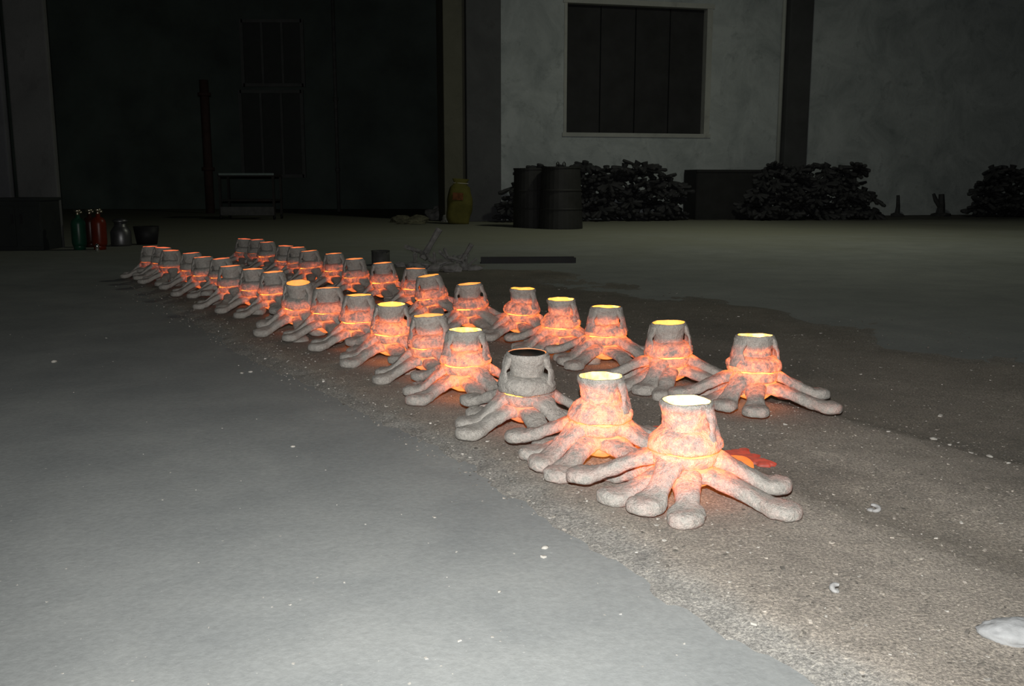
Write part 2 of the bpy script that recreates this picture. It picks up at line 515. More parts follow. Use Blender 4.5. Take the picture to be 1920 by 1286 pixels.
def sand_grid(u0, u1, s0, s1, du, ds):
    nu, ns = int((u1 - u0) / du), int((s1 - s0) / ds)
    g = []
    for i in range(nu + 1):
        row = []
        for j in range(ns + 1):
            u = u0 + (u1 - u0) * i / nu; s = s0 + (s1 - s0) * j / ns
            p = RU * u + RN * s
            h, so, du_ = sand(p.x, p.y)
            row.append(bm.verts.new((p.x, p.y, h))); soot_shade_vals.append(so); dusts.append(du_)
        g.append(row)
    for i in range(nu):
        for j in range(ns):
            bm.faces.new((g[i][j], g[i + 1][j], g[i + 1][j + 1], g[i][j + 1]))
sand_grid(-0.6, 10.6, 1.15, 3.30, 0.03, 0.022)
me = bm_mesh('sand_bed', bm, M_SAND, True)
at = me.attributes.new('soot', 'FLOAT', 'POINT'); at.data.foreach_set('value', soot_shade_vals)
at = me.attributes.new('dust', 'FLOAT', 'POINT'); at.data.foreach_set('value', dusts)
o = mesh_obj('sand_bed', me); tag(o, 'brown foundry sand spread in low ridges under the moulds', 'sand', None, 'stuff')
bm = bmesh.new(); soot_shade_vals = []; dusts = []
sand_grid(-0.9, 10.6, 3.30, 7.2, 0.06, 0.06)
me = bm_mesh('dark_sand', bm, M_SAND, True)
at = me.attributes.new('soot', 'FLOAT', 'POINT'); at.data.foreach_set('value', soot_shade_vals)
at = me.attributes.new('dust', 'FLOAT', 'POINT'); at.data.foreach_set('value', dusts)
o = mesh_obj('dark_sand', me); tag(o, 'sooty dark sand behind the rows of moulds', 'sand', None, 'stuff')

def ground(x, y):
    return max(FLOOR_Z, sand(x, y)[0])

# ------------------------------------------------------------------ shell moulds
def band_mesh(name, phi, wide, seed, r0=0.080, r1=0.106, z0=0.274, z1=0.165):
    """strut: a thick curved band from the lip down to the shoulder"""
    bm = bmesh.new()
    nt, nw = 18, 10
    def pt(t, wv, out):
        z = z0 + (z1 - z0) * t
        R = r0 + (r1 - r0) * t
        ww = wide * (1.12 - 0.55 * math.sin(PI * min(1.0, t * 1.15)) ** 2 * 0.6)
        a = phi + ww * wv
        edge = abs(wv) ** 5
        hole = sm(0.28, 0.48, t) * (1 - sm(0.74, 0.90, t))
        Rr = R - 0.004 * edge if out else (R - 0.0115 + 0.003 * edge) * hole + 0.0685 * (1 - hole)
        p = Vector((Rr * math.cos(a), Rr * math.sin(a), z))
        q = p * 30 + Vector((seed, seed * 2, 0))
        d = noise.noise(q) * 0.005 + noise.noise(q * 2.5) * 0.003
        return p + Vector((math.cos(a), math.sin(a), 0.3)) * d
    O = [[bm.verts.new(pt(i / nt, -1 + 2 * j / nw, True)) for j in range(nw + 1)] for i in range(nt + 1)]
    I = [[bm.verts.new(pt(i / nt, -1 + 2 * j / nw, False)) for j in range(nw + 1)] for i in range(nt + 1)]
    for i in range(nt):
        for j in range(nw):
            bm.faces.new((O[i][j], O[i + 1][j], O[i + 1][j + 1], O[i][j + 1]))
            bm.faces.new((I[i][j], I[i][j + 1], I[i + 1][j + 1], I[i + 1][j]))
        bm.faces.new((O[i][0], I[i][0], I[i + 1][0], O[i + 1][0]))
        bm.faces.new((O[i][nw], O[i + 1][nw], I[i + 1][nw], I[i][nw]))
    for j in range(nw):
        bm.faces.new((O[0][j], O[0][j + 1], I[0][j + 1], I[0][j]))
        bm.faces.new((O[nt][j], I[nt][j], I[nt][j + 1], O[nt][j + 1]))
    return bm_mesh(name, bm, M_SHELL, True)

CUP_N = [(0.058, 0.185), (0.063, 0.200), (0.066, 0.225), (0.067, 0.245), (0.071, 0.258), (0.0755, 0.270), (0.0755, 0.280), (0.0725, 0.2845)]
CUP_C = [(0.060, 0.185), (0.061, 0.200), (0.062, 0.218), (0.067, 0.238), (0.0735, 0.256), (0.0765, 0.270), (0.0755, 0.280), (0.0725, 0.2845)]
CUP_IN = [(0.0675, 0.2845), (0.065, 0.275), (0.060, 0.25), (0.054, 0.225), (0.048, 0.20), (0.0, 0.198)]
def cup_mesh(kind, seed):
    outer = resample(CUP_N if kind == 'N' else CUP_C, 0.006)
    inner = resample(CUP_IN, 0.012)
    prof = outer + inner
    no = len(outer)
    bm = bmesh.new()
    lathe(bm, prof, 52, 0.0055, 30, seed, mi_fn=lambda k: 0 if k < no else 1,
          amp_fn=lambda k: (1.0 if k < no - 3 else 0.75) if k < no + 1 else 0.35)
    return bm_mesh('pouring_cup', bm, [M_SHELL, M_CUPIN], True)

BODY_N = [(0.086, 0.147), (0.101, 0.1455), (0.1055, 0.153), (0.105, 0.164), (0.100, 0.177), (0.089, 0.192), (0.075, 0.204), (0.060, 0.211)]
BODY_C = [(0.086, 0.147), (0.102, 0.1455), (0.105, 0.152), (0.105, 0.166), (0.101, 0.182), (0.091, 0.194), (0.076, 0.201), (0.058, 0.205)]
def body_mesh(kind, seed):
    bm = bmesh.new()
    lathe(bm, resample(BODY_N if kind == 'N' else BODY_C, 0.007), 64, 0.0085, 21, seed + 5,
          amp_fn=lambda k: 0.9 if k < 4 else 1.0)
    return bm_mesh('body', bm, M_SHELL, True)
def core_mesh():
    bm = bmesh.new(); lathe(bm, [(0.0, 0.156), (0.089, 0.156), (0.0905, 0.150), (0.0905, 0.142), (0.089, 0.136), (0.0, 0.136)], 40)
    return bm_mesh('glowing_seam', bm, M_CORE, True)
def hub_mesh(seed):
    bm = bmesh.new()
    lathe(bm, resample([(0.0, 0.110), (0.080, 0.108), (0.087, 0.098), (0.086, 0.076), (0.074, 0.050), (0.045, 0.032), (0.0, 0.028)], 0.011), 40, 0.006, 18, seed)
    return bm_mesh('hub', bm, M_HUB, True)
def hub_ring_mesh(seed):
    bm = bmesh.new()
    lathe(bm, resample([(0.0, 0.1425), (0.086, 0.1425), (0.096, 0.1435), (0.101, 0.138), (0.100, 0.124), (0.094, 0.109), (0.080, 0.101), (0.0, 0.099)], 0.008), 52, 0.007, 20, seed)
    return bm_mesh('hub_ring', bm, M_SHELL, True)
def metal_mesh():
    bm = bmesh.new(); lathe(bm, [(0.0, 0.2265), (0.03, 0.227), (0.0563, 0.228)], 32)
    return bm_mesh('molten_metal', bm, M_METAL, True)
def cold_metal_mesh():
    bm = bmesh.new(); lathe(bm, [(0.0, 0.2800), (0.02, 0.2804), (0.045, 0.2815), (0.058, 0.2838), (0.0655, 0.2825)], 36, 0.0012, 30, 3)
    return bm_mesh('cooled_metal', bm, M_COLD, True)

def arm_mesh(ang, length, zr, ze, seed, foot=1.50, width=0.0335):
    """one hollow-cast arm: slopes from the hub to a thick round foot"""
    bm = bmesh.new()
    ns, nr = 32, 20
    ca, sa = math.cos(ang), math.sin(ang)
    rings = []
    L0 = 0.055
    bend = (noise.noise(Vector((seed, 1, 1)))) * 0.03
    for i in range(ns + 1):
        t = i / ns
        tt = 1 - (1 - t) ** 1.35 if t > 0.5 else t * (1 - 0.5 ** 1.35) / 0.5
        rr = L0 + (length - L0) * tt
        q_ = max(0.0, min(1.0, (rr - 0.085) / (length - 0.065 - 0.085)))
        drop_ = 0.6 * q_ + 0.4 * q_ * q_ * (3 - 2 * q_)
        hh = 0.023 - 0.002 * tt
        zc = (zr - hh) + (ze + 0.021 - zr + hh) * min(1.0, 0.06 * tt + 0.94 * drop_)
        ft = sm(length - 0.110, length - 0.060, rr)
        wd = width * (1.0 + 0.45 * (1 - sm(0.0, 0.42, tt))) * (1 + (foot - 1) * ft)
        hh = hh * (1 + 0.06 * ft)
        if rr > length - 0.046:                      # round the end
            q = (rr - (length - 0.046)) / 0.046
            c_ = math.sqrt(max(0.0, 1 - q * q))
            wd *= max(0.12, c_); hh *= max(0.25, c_ ** 0.45)
        side = bend * math.sin(PI * tt)
        ring = []
        for j in range(nr):
            a = 2 * PI * j / nr
            cx, cz = math.cos(a), math.sin(a)
            px = math.copysign(abs(cx) ** 0.62, cx) * wd
            pz = math.copysign(abs(cz) ** 0.68, cz) * hh
            if pz < 0: pz *= 0.95
            p = Vector((rr * ca - (px + side) * sa, rr * sa + (px + side) * ca, zc + pz))
            q = p * 24 + Vector((seed * 5.1, seed * 2.7, 0))
            d = noise.noise(q) * 0.0046 + noise.noise(q * 2.2) * 0.0030 + noise.noise(q * 4.5) * 0.0018
            nrm = Vector((-cx * sa, cx * ca, cz))
            ring.append(bm.verts.new(p + nrm * d))
        rings.append(ring)
    for A, B in zip(rings[:-1], rings[1:]):
        for j in range(nr):
            bm.faces.new((A[j], A[(j + 1) % nr], B[(j + 1) % nr], B[j]))
    bm.faces.new(rings[0]); bm.faces.new(list(reversed(rings[-1])))
    return bm_mesh('arm', bm, M_SHELL, True)

D = math.radians
ARMS = [  # angle, length, top height at the root, height of the underside at the foot
    (176, 0.340, 0.146, 0.030), (231, 0.265, 0.146, 0.010), (352, 0.300, 0.146, 0.030), (66, 0.29, 0.146, 0.028), (118, 0.29, 0.146, 0.022),
    (192, 0.265, 0.092, 0.001), (257, 0.290, 0.104, 0.0), (325, 0.350, 0.100, 0.001), (38, 0.28, 0.092, 0.001), (142, 0.28, 0.092, 0.001)]
ARM_SETS = [[arm_mesh(D(a), L, zr, ze, v * 31 + i * 3.7) for i, (a, L, zr, ze) in enumerate(ARMS)] for v in range(2)]
CUPS = {k: [cup_mesh(k, v * 4.3 + (0 if k == 'N' else 20)) for v in range(3)] for k in 'NC'}
BODIES = {k: [body_mesh(k, v * 6.1 + (0 if k == 'N' else 40)) for v in range(3)] for k in 'NC'}
BANDS = {'N': [band_mesh('strut', D(a), D(w), a, 0.079, 0.102, 0.272, 0.175) for a, w in ((338, 20), (95, 24))],
         'C': [band_mesh('strut', D(a), D(w), a + 3) for a, w in ((187, 34), (350, 28), (88, 36))]}
CORE = core_mesh(); HUBS = [hub_mesh(v * 9.0) for v in range(2)]; HRINGS = [hub_ring_mesh(v * 5.0 + 50) for v in range(3)]; METAL = metal_mesh(); COLDM = cold_metal_mesh()

def shell(px, py, kind, var, rot, heat, cut, label, group, tilt=(0, 0), cold=False, scale=1.0, lift=True, row='A'):
    p = on_z(px, py, 0.280 * scale)
    e = empty('shell_mould', (p.x, p.y, ground(p.x, p.y) * 0.5 + 0.001), D(rot))
    e.scale = (scale, scale, scale)
    if tilt != (0, 0):
        e.location.z += 0.13 * math.sin(D(max(abs(tilt[0]), abs(tilt[1]))))
        e.rotation_euler = (Matrix.Rotation(D(tilt[0]), 3, 'X') @ Matrix.Rotation(D(tilt[1]), 3, 'Y') @ Matrix.Rotation(D(rot), 3, 'Z')).to_euler()
    tag(e, label, 'mould', group)
    def add(name, me, h=heat, c=cut, rz=0.0):
        o = mesh_obj(name, me, e); o.color = (h, c, random.random(), 1); o.rotation_euler.z = rz
        return o
    add('pouring_cup', CUPS[kind][var % 3], rz=-D(rot) * 0.0)
    for b in BANDS[kind]:
        add('strut', b, heat * 0.62, cut, rz=-D(rot) + D(random.uniform(-12, 12)))
    add('body', BODIES[kind][var % 3], rz=D(var * 77))
    add('glowing_seam', CORE)
    add('hub', HUBS[var % 2])
    add('hub_ring', HRINGS[var % 3], rz=D(var * 50))
    if cold: add('cooled_metal', COLDM)
    else: add('molten_metal', METAL)
    for i, a in enumerate(ARM_SETS[var % 2]):
        add('arm', a, rz=D(random.uniform(-4.5, 4.5)))
    return e

GA, GB = 'shell moulds of the front row', 'shell moulds of the back row'
ORD = ['', 'first', 'second', 'third', 'fourth', 'fifth', 'sixth', 'seventh', 'eighth', 'ninth', 'tenth', 'eleventh', 'twelfth', 'thirteenth', 'fourteenth', 'fifteenth', 'sixteenth', 'seventeenth', 'eighteenth']
ROW_A = [  # rim centre, kind, variant, rotation, heat, hot height, tilt, extra words
    (1287, 753, 'N', 0, 0, 1.00, 0.283, (0, 0), 'white-hot necked shell mould at the near end of the front row'),
    (1127, 707, 'N', 1, -22, 0.98, 0.272, (0, 0), 'wide-bodied necked shell mould, second of the front row from the camera'),
    (988, 664, 'C', 2, -42, 0.80, 0.150, (2, 0), 'cooled grey shell mould with dark shiny metal filling its cup'),
    (873, 622, 'C', 0, -42, 0.97, 0.243, (-1, 0), 'peach-glowing shell mould, fourth of the front row from the camera'),
    (810, 596, 'C', 1, -48, 0.88, 0.238, (-1, -3), 'shell mould with dark side hole, fifth of the front row from the camera'),
    (734, 574, 'C', 2, -35, 0.95, 0.232, (3, 0), 'shell mould with round yellow mouth, sixth of the front row from the camera'),
    (674, 557, 'C', 0, -48, 0.90, 0.228, (-2, -1), None),
    (617, 544, 'C', 1, -40, 0.82, 0.215, (-3, -2), None),
    (562, 536, 'C', 2, -45, 0.85, 0.200, (9, 0), 'shell mould tipped toward the camera so its cup mouth opens, ninth of the front row'),
    (516, 513, 'C', 0, -45, 0.80, 0.200, (0, -3), None),
    (477, 507, 'C', 1, -38, 0.74, 0.195, (0, -2), None),
    (437, 502, 'C', 2, -52, 0.70, 0.195, (0, -4), None),
    (419, 488, 'C', 0, -45, 0.62, 0.180, (0, -4), None),
    (385, 485, 'C', 1, -40, 0.64, 0.190, (0, -4), None),
    (362, 477, 'C', 2, -45, 0.52, 0.170, (0, -3), None),
    (320, 471, 'C', 0, -55, 0.52, 0.175, (0, 0), None),
    (303, 466, 'C', 2, -30, 0.42, 0.160, (0, 2), None),
    (283, 462, 'C', 1, -45, 0.45, 0.160, (0, -1), 'farthest shell mould of the front row, mostly grey'),
]
for i, (x, y, k, v, r, h, c, tl, lab) in enumerate(ROW_A):
    lab = lab or '%s shell mould of the front row, counted from the camera end' % ORD[i + 1]
    shell(x, y, k, v, r, h, c, lab, GA, tl, cold=(i == 2))
ROW_B = [
    (1417, 635, 'C', 0, 0, 0.97, 0.252, (-3, 0), 'shell mould with spread arms at the near end of the back row'),
    (1257, 609, 'C', 1, -2, 0.93, 0.222, (1, -2), 'shell mould with grey upper half, second of the back row from the camera'),
    (1137, 579, 'C', 2, -30, 0.95, 0.245, (-2, 0), None),
    (1052, 564, 'N', 0, -28, 0.95, 0.255, (2, 0), 'necked shell mould, fourth of the back row from the camera'),
    (977, 544, 'N', 1, -40, 0.92, 0.240, (0, 2), 'necked shell mould with upright cup, fifth of the back row from the camera'),
    (887, 537, 'C', 1, -35, 0.86, 0.220, (0, -5), None),
    (815, 523, 'C', 2, -45, 0.86, 0.220, (0, -8), 'shell mould leaning to one side, seventh of the back row from the camera'),
    (779, 506, 'C', 0, -40, 0.80, 0.215, (-2, 0), None),
    (722, 496, 'C', 1, -45, 0.80, 0.212, (0, -4), None),
    (668, 488, 'C', 2, -38, 0.76, 0.200, (0, -3), None),
    (630, 477, 'C', 0, -42, 0.74, 0.205, (0, -4), None),
    (585, 474, 'C', 1, -50, 0.72, 0.200, (0, -5), None),
    (559, 465, 'C', 2, -45, 0.62, 0.180, (0, -2), None),
    (534, 463, 'C', 0, -35, 0.56, 0.170, (0, 2), None),
    (503, 454, 'C', 1, -45, 0.62, 0.175, (0, -3), None),
    (483, 449, 'C', 2, -50, 0.42, 0.155, (0, -2), None),
    (456, 448, 'C', 0, -45, 0.40, 0.150, (0, 3), 'farthest shell mould of the back row, mostly grey'),
]
for i, (x, y, k, v, r, h, c, tl, lab) in enumerate(ROW_B):
    lab = lab or '%s shell mould of the back row, counted from the camera end' % ORD[i + 1]
    shell(x, y, k, v + 1, r, h, c, lab, GB, tl, row='B')

# ------------------------------------------------------------------ red-hot spill behind the nearest mould
def spill_mat(name, stops, strength):
    m = N(name)
    nz = m.noise(m.coord(), 22, 4, 0.6)
    m.base((0.06, 0.04, 0.035)); m.b.inputs['Roughness'].default_value = 0.6
    m.l(m.ramp(nz, stops), m.b.inputs['Emission Color']); m.b.inputs['Emission Strength'].default_value = strength
    return m.m
M_SPRED = spill_mat('spill_red', [(0.3, (0.16, 0.012, 0.006)), (0.6, (0.42, 0.035, 0.014))], 1.1)
M_SPOR = spill_mat('spill_orange', [(0.3, (0.9, 0.13, 0.02)), (0.7, (1.0, 0.24, 0.03))], 1.3)
def blob(bm, c, pts, h, seed):
    """low domed splash with the outline pts (angle-free polygon around c)"""
    n = len(pts)
    rings = []
    for k, (sc, zz) in enumerate(((1.0, 0.0), (0.97, 0.55), (0.8, 0.85), (0.45, 1.0))):
        rings.append([bm.verts.new((c[0] + p[0] * sc, c[1] + p[1] * sc, c[2] + h * zz)) for p in pts])
    for A, B in zip(rings[:-1], rings[1:]):
        for i in range(n): bm.faces.new((A[i], A[(i + 1) % n], B[(i + 1) % n], B[i]))
    bm.faces.new(rings[-1]); bm.faces.new(list(reversed(rings[0])))
def outline(n, rx, ry, rot, seed, amp=0.3):
    out = []
    for i in range(n):
        a = 2 * PI * i / n
        q = 1 + amp * noise.noise(Vector((math.cos(a) * 1.6, math.sin(a) * 1.6, seed)))+ amp * 0.5 * noise.noise(Vector((math.cos(a) * 4, math.sin(a) * 4, seed + 3)))
        x, y = rx * q * math.cos(a), ry * q * math.sin(a)
        out.append((x * math.cos(rot) - y * math.sin(rot), x * math.sin(rot) + y * math.cos(rot)))
    return out
pc = on_z(1378, 872, 0.0)
e = empty('metal_spill', (pc.x, pc.y, ground(pc.x, pc.y)))
tag(e, 'red-hot splash of spilled metal on the sand behind the nearest mould', 'spill')
bm = bmesh.new(); blob(bm, (0, 0, -0.004), outline(36, 0.062, 0.062, 0, 1.0, 0.15), 0.036, 1); o = obj('pool', bm, M_SPOR, e, True); o['label'] = 'bright orange pool'
for (x, y, rx, ry, rt, sd) in ((1393, 851, 0.060, 0.055, 0.2, 2), (1412, 857, 0.070, 0.030, -0.4, 5), (1434, 862, 0.030, 0.024, 0.1, 7), (1370, 845, 0.05, 0.04, 0, 9), (1385, 840, 0.045, 0.03, 0.5, 11)):
    q = on_z(x, y, 0.0) - pc
    bm = bmesh.new(); blob(bm, (0, 0, 0), outline(30, rx, ry, rt, sd, 0.55), 0.014, sd)
    o = obj('splash', bm, M_SPRED, e, True); o.location = (q.x, q.y, ground(pc.x + q.x, pc.y + q.y) - ground(pc.x, pc.y) - 0.002)
pc = on_z(1205, 822, 0.0)
e = empty('metal_spill', (pc.x, pc.y, ground(pc.x, pc.y)))
tag(e, 'glowing red spill of metal between the two nearest front row moulds', 'spill')
bm = bmesh.new(); blob(bm, (0, 0, -0.002), outline(30, 0.06, 0.045, 0, 13, 0.3), 0.02, 1); obj('pool', bm, M_SPOR, e, True)
bm = bmesh.new(); blob(bm, (0, 0, 0), outline(30, 0.07, 0.045, 0.2, 15, 0.5), 0.014, 1); o = obj('splash', bm, M_SPRED, e, True); o.location = (0.02, 0.10, 0)

# ------------------------------------------------------------------ flakes and grit strewn over the ground (uncountable)
def flakes(name, label, pts, mat, lo, hi, cat='flakes'):
    vs_, fs = [], []
    for (x, y) in pts:
        s = random.uniform(lo, hi) * (1.0 if random.random() < 0.9 else 1.8)
        a = random.uniform(0, 2 * PI); as_ = random.uniform(0.35, 1.0)
        z = ground(x, y)
        tl = random.uniform(-0.35, 0.35)
        k = len(vs_)
        th = s * random.uniform(0.12, 0.35)
        for zz in (0, th):
            for (dx, dy) in ((-1, -1), (1, -0.7), (0.8, 1), (-0.7, 0.8)):
                lx, ly = dx * s * 0.5, dy * s * 0.5 * as_
                vs_.append((x + lx * math.cos(a) - ly * math.sin(a), y + lx * math.sin(a) + ly * math.cos(a), z - 0.001 + zz + (tl * lx + abs(tl) * s * 0.5 if zz else tl * lx)))
        fs += [(k + 3, k + 2, k + 1, k), (k + 4, k + 5, k + 6, k + 7), (k, k + 1, k + 5, k + 4), (k + 1, k + 2, k + 6, k + 5), (k + 2, k + 3, k + 7, k + 6), (k + 3, k, k + 4, k + 7)]
    me = bpy.data.meshes.new(name); me.from_pydata(vs_, [], fs); me.materials.append(mat)
    o = mesh_obj(name, me); tag(o, label, cat, None, 'stuff')
    return o
M_PALE = plain('pale_flake', (0.40, 0.385, 0.35), 0.9, 0, 0.35, 9)
M_GRIT = plain('dark_grit', (0.13, 0.12, 0.105), 0.9, 0, 0.5, 12)
M_MID = plain('sand_grain', (0.34, 0.31, 0.27), 0.9, 0, 0.45, 12)
pale, grit, mid, floorspeck = [], [], [], []
while len(pale) < 1500:
    s = random.choice((random.gauss(1.55, 0.10), random.uniform(1.45, 3.0), random.uniform(2.9, 5.4), random.uniform(2.9, 4.0)))
    u = random.uniform(0.3, 9.3) if random.random() < 0.6 else random.uniform(0.3, 5)
    p = RU * u + RN * s; pale.append((p.x, p.y))
while len(mid) < 9000:
    s = random.uniform(1.38, 3.2); u = 0.2 + 8.5 * random.random() ** 1.7
    p = RU * u + RN * s; mid.append((p.x, p.y))
while len(grit) < 8000:
    s = random.choice((random.uniform(1.40, 3.1), random.uniform(2.9, 5.5))); u = 0.1 + 8.5 * random.random() ** 1.7
    p = RU * u + RN * s; grit.append((p.x, p.y))
while len(floorspeck) < 170:
    y = 1.6 + 6 * random.random() ** 1.6; x = random.uniform(-0.6, 0.2) * y
    if x * RN.x + y * RN.y < 1.45: floorspeck.append((x, y))
flakes('ceramic_flakes', 'pale ceramic flakes strewn over the sand', pale, M_PALE, 0.0025, 0.009)
flakes('sand_grains', 'coarse brown grains on the sand bed', mid, M_MID, 0.0025, 0.006, 'grains')
flakes('dark_grit', 'dark grit scattered over the sand', grit, M_GRIT, 0.003, 0.008, 'grit')
flakes('floor_specks', 'tiny white specks on the bare grey floor', floorspeck, M_PALE, 0.0025, 0.006)

# single fragments one can pick out
def ring_fragment(px, py, R, arc, rot, label):
    p = on_z(px, py, 0.0)
    bm = bmesh.new()
    n = 20
    pts = []
    for i in range(n + 1):
        a = rot + arc * i / n
        pts.append((R * math.cos(a), R * math.sin(a) * 0.9, 0.010 + 0.004 * math.sin(a)))
    tube(bm, pts, [0.0035 + 0.0035 * math.sin(PI * i / n) for i in range(n + 1)], 8)
    rock(bm, (-R * 0.35, 0, 0.004), (R * 0.75, R * 0.65, 0.006), px, 2, 0.25)
    o = obj('ring_fragment', bm, plain('ring_ceramic', (0.30, 0.30, 0.295), 0.8, 0, 0.35, 60), None, True)
    o.location = (p.x, p.y, ground(p.x, p.y) - 0.001)
    tag(o, label, 'fragment')
ring_fragment(1637, 946, 0.016, 3.6, -2.0, 'small curled grey ring fragment on the sand right of the nearest mould')
ring_fragment(1570, 1112, 0.012, 3.4, 1.0, 'small pale ring fragment on the smooth floor in the foreground')
p = on_z(1903, 1215, FLOOR_Z)
bm = bmesh.new(); rock(bm, (0, 0, 0.008), (0.068, 0.046, 0.030), 5.5, 4, 0.25, 0.3)
o = obj('stone_slab', bm, plain('pale_stone', (0.33, 0.34, 0.345), 0.8, 0, 0.2, 20, 0.3), None, True); o.location = (p.x, p.y, ground(p.x, p.y)); o.rotation_euler.z = -0.15
tag(o, 'flat pale grey stone at the bottom right corner', 'stone')
CH = [(1022, 1028, 0.011, 'white chip on the floor in front of the nearest mould'), (936, 1110, 0.006, 'tiny round white pellet on bare floor in the foreground'),
      (1750, 832, 0.013, 'pale chip on the dark sand at the far right, left of two others'), (1855, 862, 0.014, 'long pale chip on the dark sand near the right edge'), (1890, 880, 0.010, 'roundish pale chip nearest the right edge on dark sand'),
      (1780, 641+200, 0.008, 'small pale chip lying beside the long one on dark sand'), (549, 838, 0.009, 'curved white sliver alone on the grey floor'), (470, 698, 0.012, 'white sliver of a pair on the floor left of the moulds'), (453, 700, 0.011, 'white pellet of a pair on the floor left of the moulds'), (102, 679, 0.018, 'pale sliver alone on the far left of the floor')]
for x, y, r, lab in CH:
    p = on_z(x, y, FLOOR_Z)
    bm = bmesh.new(); rock(bm, (0, 0, r * 0.25), (r, r * random.uniform(0.4, 0.9), r * 0.4), x * 0.37, 2, 0.35)
    o = obj('ceramic_chip', bm, M_PALE, None, True); o.location = (p.x, p.y, ground(p.x, p.y)); o.rotation_euler.z = random.uniform(0, 3)
    tag(o, lab, 'chip', 'single pale chips')

# ------------------------------------------------------------------ debris behind the rows
M_DEB = plain('debris_ceramic', (0.20, 0.195, 0.185), 0.95, 0, 0.35, 14, 0.4)
def star_mesh(name, seed, mat, n=6, R=0.26, stem=0.22, drop=-0.05, stem_r=0.05, w=0.035):
    bm = bmesh.new()
    tube(bm, [(0, 0, 0), (0, 0, stem * 0.5), (0, 0, stem)], [stem_r * 1.4, stem_r, stem_r * 1.25], 8)
    for i in range(n):
        a = 2 * PI * i / n + noise.noise(Vector((seed, i, 0))) * 0.4
        L = R * (0.85 + 0.3 * noise.noise(Vector((seed * 2, i * 1.7, 1))))
        c, s = math.cos(a), math.sin(a)
        tube(bm, [(0.02 * c, 0.02 * s, 0.05), (L * 0.5 * c, L * 0.5 * s, 0.05 + drop * 0.3), (L * 0.85 * c, L * 0.85 * s, 0.045 + drop), (L * c, L * s, 0.045 + drop)], [w * 0.8, w * 0.8, w, w * 0.7], 6)
    return bm_mesh(name, bm, mat)
deb = star_mesh('broken_mould', 3.3, M_DEB, 5, 0.24, 0.34, -0.02, 0.028, 0.026)
def debris(px, py, rot, sc, label):
    p = on_z(px, py, 0.0)
    o = mesh_obj('broken_mould', deb); o.location = (p.x, p.y, ground(p.x, p.y) + 0.06 * sc); o.rotation_euler = rot; o.scale = (sc,) * 3
    tag(o, label, 'mould', 'broken moulds behind the back row'); return o
debris(792, 494, (0.0, 0.55, 0.3), 1.1, 'broken mould with its stem sticking up, behind the back row')
debris(835, 498, (1.2, 0.2, 1.3), 0.8, 'broken mould lying flat in the debris, behind the seventh back row mould')
debris(862, 500, (0.3, -0.5, 2.2), 0.75, 'broken mould at the right end of the debris heap')
debris(770, 500, (0.2, 1.9, 0.4), 0.7, 'broken mould at the left end of the debris heap')
debris(815, 502, (1.5, 0.9, 0.2), 0.62, 'broken mould half buried in the middle of the debris heap')
debris(880, 503, (0.5, 1.3, 2.9), 0.55, 'small broken mould beside the steel channel')
for i, (x, y, r) in enumerate(((752, 497, 0.05), (812, 505, 0.07), (848, 506, 0.08), (890, 503, 0.055), (780, 500, 0.07), (828, 500, 0.09), (868, 502, 0.07))):
    p = on_z(x, y, 0.0); bm = bmesh.new(); rock(bm, (0, 0, r * 0.4), (r * 1.4, r, r * 0.7), i * 3.3, 2, 0.4)
    o = obj('rubble_lump', bm, M_DEB, None, False); o.location = (p.x, p.y, ground(p.x, p.y))
    tag(o, 'grey lump of rubble in the debris heap behind the back row', 'rubble', 'lumps in the debris heap')
# grey can
p = on_z(714, 492, 0.0)
e = empty('tin_can', (p.x, p.y, ground(p.x, p.y))); tag(e, 'dull grey open tin standing behind the back row', 'can')
M_CAN = plain('dull_tin', (0.075, 0.075, 0.07), 0.7, 0.3, 0.3, 12)
bm = bmesh.new(); lathe(bm, [(0, 0.0), (0.098, 0.0), (0.10, 0.01), (0.10, 0.15), (0.094, 0.15), (0.092, 0.02), (0, 0.02)], 24, 0.003, 12, 2); obj('can_body', bm, M_CAN, e, True)
bm = bmesh.new(); lathe(bm, [(0.093, 0.146), (0.104, 0.146), (0.105, 0.154), (0.093, 0.155)], 24); obj('rim', bm, M_CAN, e, True)
# steel bar on the floor
pa, pb = on_z(902, 489, 0.0), on_z(1078, 488, 0.0)
d = pb - pa; L = d.length
e = empty('steel_channel', ((pa.x + pb.x) / 2, (pa.y + pb.y) / 2, FLOOR_Z), math.atan2(d.y, d.x)); tag(e, 'long dark steel channel lying on the floor beyond the back row', 'bar')
bm = bmesh.new(); box(bm, (0, 0, 0.012), (L, 0.16, 0.016)); obj('web', bm, M_DARK, e)
for s in (-1, 1):
    bm = bmesh.new(); box(bm, (0, s * 0.08, 0.03), (L, 0.012, 0.06)); obj('flange', bm, M_DARK, e)

